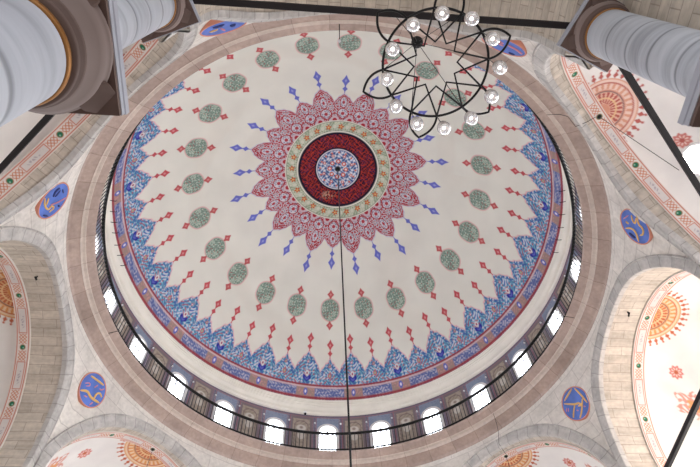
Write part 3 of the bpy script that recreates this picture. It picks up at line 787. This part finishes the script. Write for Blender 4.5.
# masonry of the piers between neighbouring bays, resting on the columns
for k in range(8):
    n0, t0 = frame(k); n1, t1 = frame((k+1) % 8)
    def dd(q): return (1.478, 1.544) if q % 2 == 0 else (1.372, 1.430)
    a1, a2 = dd(k); b1, b2 = dd(k+1)
    if k == 6: a1, a2 = 1.95, 1.97
    if k == 5: b1, b2 = 1.95, 1.97
    th = rad(AO+22.5+45*k); cd = np.array([cos(th), sin(th), 0])
    pl = [cd*(DF/cos(rad(22.5))-.0), n0*(DF+.004)+t0*.5048, n0*a1+t0*.5048, n0*a2+t0*.535, n0*2.05+t0*.535, cd*2.4, n1*2.05-t1*.535, n1*b2-t1*.535, n1*b1-t1*.5048, n1*(DF+.004)-t1*.5048]
    pl[0] = cd*(DF/cos(rad(22.5))+.004)
    m_ = len(pl); V = [q+UP*1.586 for q in pl]+[q+UP*2.10 for q in pl]
    F = [tuple(range(m_))]+[(i, (i+1) % m_, m_+(i+1) % m_, m_+i) for i in range(3, 6)]
    UVs = [((q @ cd)*S, (q @ np.array([-cd[1], cd[0], 0]))*S) for q in pl]*2
    link('wall_%s_pier' % sides[k], W(V), F, M['soffit'], smooth=False, uv=UVs, kind='structure')

# stone side walls of the entrance bay, behind the two columns
for sg, nm in ((1, 'wall_entrance_right'), (-1, 'wall_entrance_left')):
    n, t = frame(6); mb = MB()
    mb.box(W([n*1.88+t*sg*.635+UP*.632])[0], (.45*S, .015*S, .952*S), (n, t, UP))
    v = np.concatenate(mb.v); uv = np.stack([v @ n, v[:, 2]], 1)
    link(nm, v, mb.f, M['soffit'], smooth=False, uv=uv, kind='structure')

# gallery timber over the viewer
n, t = frame(6)
mb = MB(); mb.box(W([n*1.731+UP*.588])[0], (1.05*S, .185*S, .018*S), (t, n, UP)); mb.build('floor_gallery', M['pinkbeam'], None, False, kind='structure', bevel=.02)

# ================================================================== CHANDELIER
HC_, RC = 1.25, .1140
cx, cy = .2113+.0561, .2621-1.5844
ch = thing('chandelier', 'black iron star ring chandelier with twelve glass lamps', 'chandelier', tuple(W([(cx, cy, HC_)])[0])); cb = np.array(ch.location)
def cp(r, deg, h): return np.array([cx+r*cos(rad(deg)), cy+r*sin(rad(deg)), h])
MB().tube(W([cp(RC, 360*i/96, HC_) for i in range(96)]), .0028*S, 8, True).build('ring', M['iron'], ch, base=cb)
nodes = [-1.5+30*i for i in range(12)]
for i in range(12):
    MB().tube(W([cp(RC, nodes[i-1], HC_), cp(RC*.41, nodes[i], HC_), cp(RC, nodes[(i+1) % 12], HC_)]), .0022*S, 6).build('star_rod', M['iron'], ch, base=cb)
for i in range(6):
    d = 15-1.5-30+60*i
    er = np.array([cos(rad(d)), sin(rad(d)), 0]); et = np.array([-sin(rad(d)), cos(rad(d)), 0]); pts = []
    for f in np.linspace(-1, 1, 25):
        u = 1-abs(f); sg = 1 if f >= 0 else -1
        B = np.array([.2588*sg, .966]); Cq = np.array([.30*sg, 1.27]); Tq = np.array([0, 1.45])
        q = (1-u)**2*B+2*u*(1-u)*Cq+u*u*Tq
        pts.append(np.array([cx, cy, HC_])+RC*(et*q[0]+er*q[1]))
    MB().tube(W(pts), .0026*S, 6).build('petal_loop', M['iron'], ch, base=cb)
HB = 1.535
MB().sphere(W([(cx, cy, HB)])[0], .0155*S, 20, 14, 1.1).build('hub_ball', M['iron'], ch, base=cb)
for i in range(6):
    MB().tube(W([(cx, cy, HB), cp(RC, nodes[2*i], HC_)]), .0008*S, 5).build('suspension_wire', M['iron'], ch, base=cb)
MB().tube(W([(cx, cy, HB), (cx, cy, 2.262)]), .0011*S, 6).build('cable', M['iron'], ch, base=cb)
for i in range(12):
    c0 = cp(RC*1.0, nodes[i], HC_)
    mb = MB()
    cxx, cyy = c0[0], c0[1]
    mb.lathe([(.0045, 0.026), (.0085, .020), (.0125, .012), (.0145, 0), (.0138, -.008), (.0105, -.015), (.0065, -.0175), (.001, -.018)], 20, (0, 0, 0))
    mb.v = [v*S+W([(cxx, cyy, 1.160)])[0] for v in mb.v]
    g = mb.build('glass_lamp', M['lampglass'], ch, base=cb)
    MB().sphere(W([(cxx, cyy, 1.163)])[0], .0062*S, 12, 8, 1.2).build('bulb', M['bulb'], g, base=cb)
    h_ = MB(); h_.tube(W([(cxx, cyy, HC_), (cxx, cyy, 1.19)]), .0009*S, 6); h_.lathe([(.0055*S, -.006*S), (.0058*S, 0), (.003*S, .006*S)], 12, tuple(W([(cxx, cyy, 1.186)])[0]))
    h_.build('lamp_holder', M['iron'], g, base=cb)

# ------------------------------------------------------------------ wires, hooks, small lamps
o = MB().tube(W([(0, 0, 4.085), (0, 0, 3.0), (0, 0, .42)])-np.array([0, 0, 10.]), [.0032*S, .0036*S, .0040*S], 8).build('hanging_cable', M['iron'])
o.location = (0, 0, 10); tag(o, 'long black cable hanging from the crown of the dome', 'cable')
mb = MB(); mb.lathe([(.018*S, 0), (.016*S, -.010*S), (.006*S, -.022*S)], 20, tuple(W([(0, 0, 4.085)])[0]))
o = mb.build('ceiling_hook', M['iron']); tag(o, 'black hook plate at the centre of the blue disc', 'hook')
for k, lb in ((7, 'thin wire from the border boss of the right side arch by the bright flare'), (3, 'thin wire hanging from the arch boss at bottom left sunburst'),
              (1, 'thin wire hanging from the arch boss at bottom right sunburst')):
    n, t = frame(k); D = (1.372+.029); p = n*D+UP*(ZS+.497)
    mb = MB(); mb.tube(W([p-UP*.0, p-UP*.6]), .0012*S, 6); mb.sphere(W([p])[0], .0085*S, 10, 8)
    tag(mb.build('hanging_wire', M['iron']), lb, 'wire', 'wires hanging from the arch bosses')

for k, sg, lb in ((1, -1, 'thin dark power cable down the stone arch above the bottom right sunburst'), (7, -1, 'thin dark power cable looping across the stone to the right side arch boss')):
    n, t = frame(k); D = 1.401; th = rad(AO+45*k)
    def rp(r, da, h): return np.array([r*cos(th+rad(da)), r*sin(th+rad(da)), h])
    pts = [n*(D-.012)+t*sg*.010+UP*(ZS+.496), n*(DF+.02)+t*sg*.015+UP*(ZS+.498), n*(DF-.022)+t*sg*.02+UP*(ZS+.515), rp(1.318, sg*1.6, 2.365), rp(1.30, sg*2.2, 2.405), rp(1.262, sg*3, 2.446)]
    tag(MB().tube(W(pts), .0013*S, 6).build('power_cable', M['iron']), lb, 'cable')

def wall_hook(name, p, d, L, mat, r=.0022):
    p = np.asarray(p, float); d = np.asarray(d, float); mb = MB()
    mb.tube(W([p, p+d*L*.6, p+d*L+UP*L*.12, p+d*L*1.15+UP*L*.35]), r*S, 6)
    return mb.build(name, mat)
lefts = [-164, -167, -170, -173, -176.5, -179.5, 177.4]
rights = [-9.3, -6.2, -2.6, 1.2, 4.8, 8.6]
for nm, lst in (('left', lefts), ('right', rights)):
    for i, aa in enumerate(lst):
        th = rad(aa); p = (1.314*cos(th), 1.314*sin(th), 2.94)
        q = wall_hook('lamp_hook', p, (-cos(th), -sin(th), -.15), .032, M['iron'])
        tag(q, 'small black hook in a row on the cream moulding at dome %s' % nm, 'hook', 'lamp hooks on the %s of the cream moulding' % nm)
for i, (aa, lb) in enumerate(((atan2(0, 1), None),)): pass
# globe lamps between the bays
cnt = 0
for k in range(48):
    aa = PH+3.75+7.5*k; d = (aa+180) % 360-180
    if not (-4 < d or d < -186+360-360): pass
    if d < -12 and d > -170: continue
    th = rad(aa); g = thing('globe_lamp', 'small white glass lamp on the drum wall beside a window', 'lamp', tuple(W([(1.338*cos(th), 1.338*sin(th), 2.80)])[0]), 'white lamps along the drum wall')
    b = np.array(g.location)
    if cnt == 0:
        pass
    MB().tube(W([(1.345*cos(th), 1.345*sin(th), 2.812), (1.325*cos(th), 1.325*sin(th), 2.815), (1.322*cos(th), 1.322*sin(th), 2.805)]), .0013*S, 6).build('bracket', M['iron'], g, base=b)
    MB().sphere(W([(1.322*cos(th), 1.322*sin(th), 2.797)])[0], .0066*S, 12, 9, 1.15).build('globe', M['globe'], g, base=b)
    cnt += 1
# floodlight on the drum wall
th = rad(105.0); fl = thing('floodlight', 'round white floodlight hanging under the cream moulding near the bottom centre', 'floodlight', tuple(W([(1.33*cos(th), 1.33*sin(th), 2.87)])[0])); b = np.array(fl.location)
MB().sphere(W([(1.305*cos(th), 1.305*sin(th), 2.862)])[0], .0125*S, 16, 12).build('housing', M['floodlight'], fl, base=b)
MB().sphere(W([(1.297*cos(th), 1.297*sin(th), 2.846)])[0], .0085*S, 12, 8).build('lens', M['iron'], fl, base=b)
MB().tube(W([(1.335*cos(th), 1.335*sin(th), 2.887), (1.315*cos(th), 1.315*sin(th), 2.87)]), .002*S, 6).build('bracket', M['iron'], fl, base=b)
# rods projecting from the cornice
for aa, lb in ((171.5, 'short black rod sticking out of the stone cornice on the left'), (14.5, 'short black rod sticking out of the stone cornice on the right'), (-86.5, 'short hook with a little glass tip on the cornice at the top')):
    th = rad(aa); p = np.array([1.262*cos(th), 1.262*sin(th), 2.452]); d = np.array([-cos(th), -sin(th), .05])
    g = thing('cornice_rod', lb, 'hook', tuple(W([p])[0])); b = np.array(g.location)
    MB().tube(W([p, p+d*.062]), .0018*S, 6).build('rod', M['iron'], g, base=b)
    if aa < 0: MB().sphere(W([p+d*.066])[0], .0075*S, 10, 8).build('glass_tip', M['globe'], g, base=b)
for k, f, dd, lb in ((4, 13., .5, 'small black fixture on the stone underside of the left arch'), (0, -3., .5, 'small black fixture on the stone underside of the right arch')):
    n, t = frame(k); p = n*(DF+.075)+t*(A_*sin(rad(f)))+UP*(ZS+A_*cos(rad(f)))
    dn = -(t*sin(rad(f))+UP*cos(rad(f)))
    mb = MB(); mb.tube(W([p, p+dn*.016]), .003*S, 8); mb.tube(W([p+dn*.014-t*.008, p+dn*.02+t*.012]), .0045*S, 8)
    tag(mb.build('spotlight', M['iron']), lb, 'spotlight')

# ================================================================== FLOOR, WORLD, LIGHT, CAMERA
mb = MB(); mb.box((0, 0, -.1), (16, 16, .1)); mb.build('floor', M['carpet'], None, False, kind='structure')

sc = bpy.context.scene
w = bpy.data.worlds.new('daylight'); sc.world = w; w.use_nodes = True
bg = w.node_tree.nodes['Background']; bg.inputs['Color'].default_value = (.90, .96, 1.0, 1); bg.inputs['Strength'].default_value = 1.6
N_ = w.node_tree.nodes; L_ = w.node_tree.links
tcw = N_.new('ShaderNodeTexCoord'); sp = N_.new('ShaderNodeSeparateXYZ'); L_.new(tcw.outputs['Generated'], sp.inputs[0])
mrw = N_.new('ShaderNodeMapRange'); mrw.inputs[1].default_value = -1; mrw.inputs[2].default_value = 1; mrw.inputs[3].default_value = 1.35; mrw.inputs[4].default_value = 2.6
L_.new(sp.outputs['X'], mrw.inputs[0]); L_.new(mrw.outputs[0], bg.inputs['Strength'])

cam = bpy.data.cameras.new('camera'); co = bpy.data.objects.new('camera', cam); COL.objects.link(co)
tilt, roll, f = .4838732, -.0753285, 570.226
st, ct = sin(tilt), cos(tilt)
fw = np.array([0, st, ct]); up = np.array([0, -ct, st]); rt = np.cross(fw, up)
c_, s_ = cos(roll), sin(roll)
r2 = c_*rt+s_*up; u2 = -s_*rt+c_*up
from mathutils import Matrix
m = Matrix(((r2[0], u2[0], -fw[0], CAMX*S), (r2[1], u2[1], -fw[1], CAMY*S), (r2[2], u2[2], -fw[2], ZF*S), (0, 0, 0, 1)))
co.matrix_world = m
cam.sensor_fit = 'HORIZONTAL'; cam.sensor_width = 36; cam.lens = f*36/700; cam.clip_end = 200; cam.clip_start = .02
sc.camera = co
sc.view_settings.view_transform = 'Standard'; sc.view_settings.look = 'None'
sc.view_settings.exposure = .54; sc.view_settings.gamma = 1; sc.view_settings.use_curve_mapping = False
sc.cycles.max_bounces = 12; sc.cycles.diffuse_bounces = 6
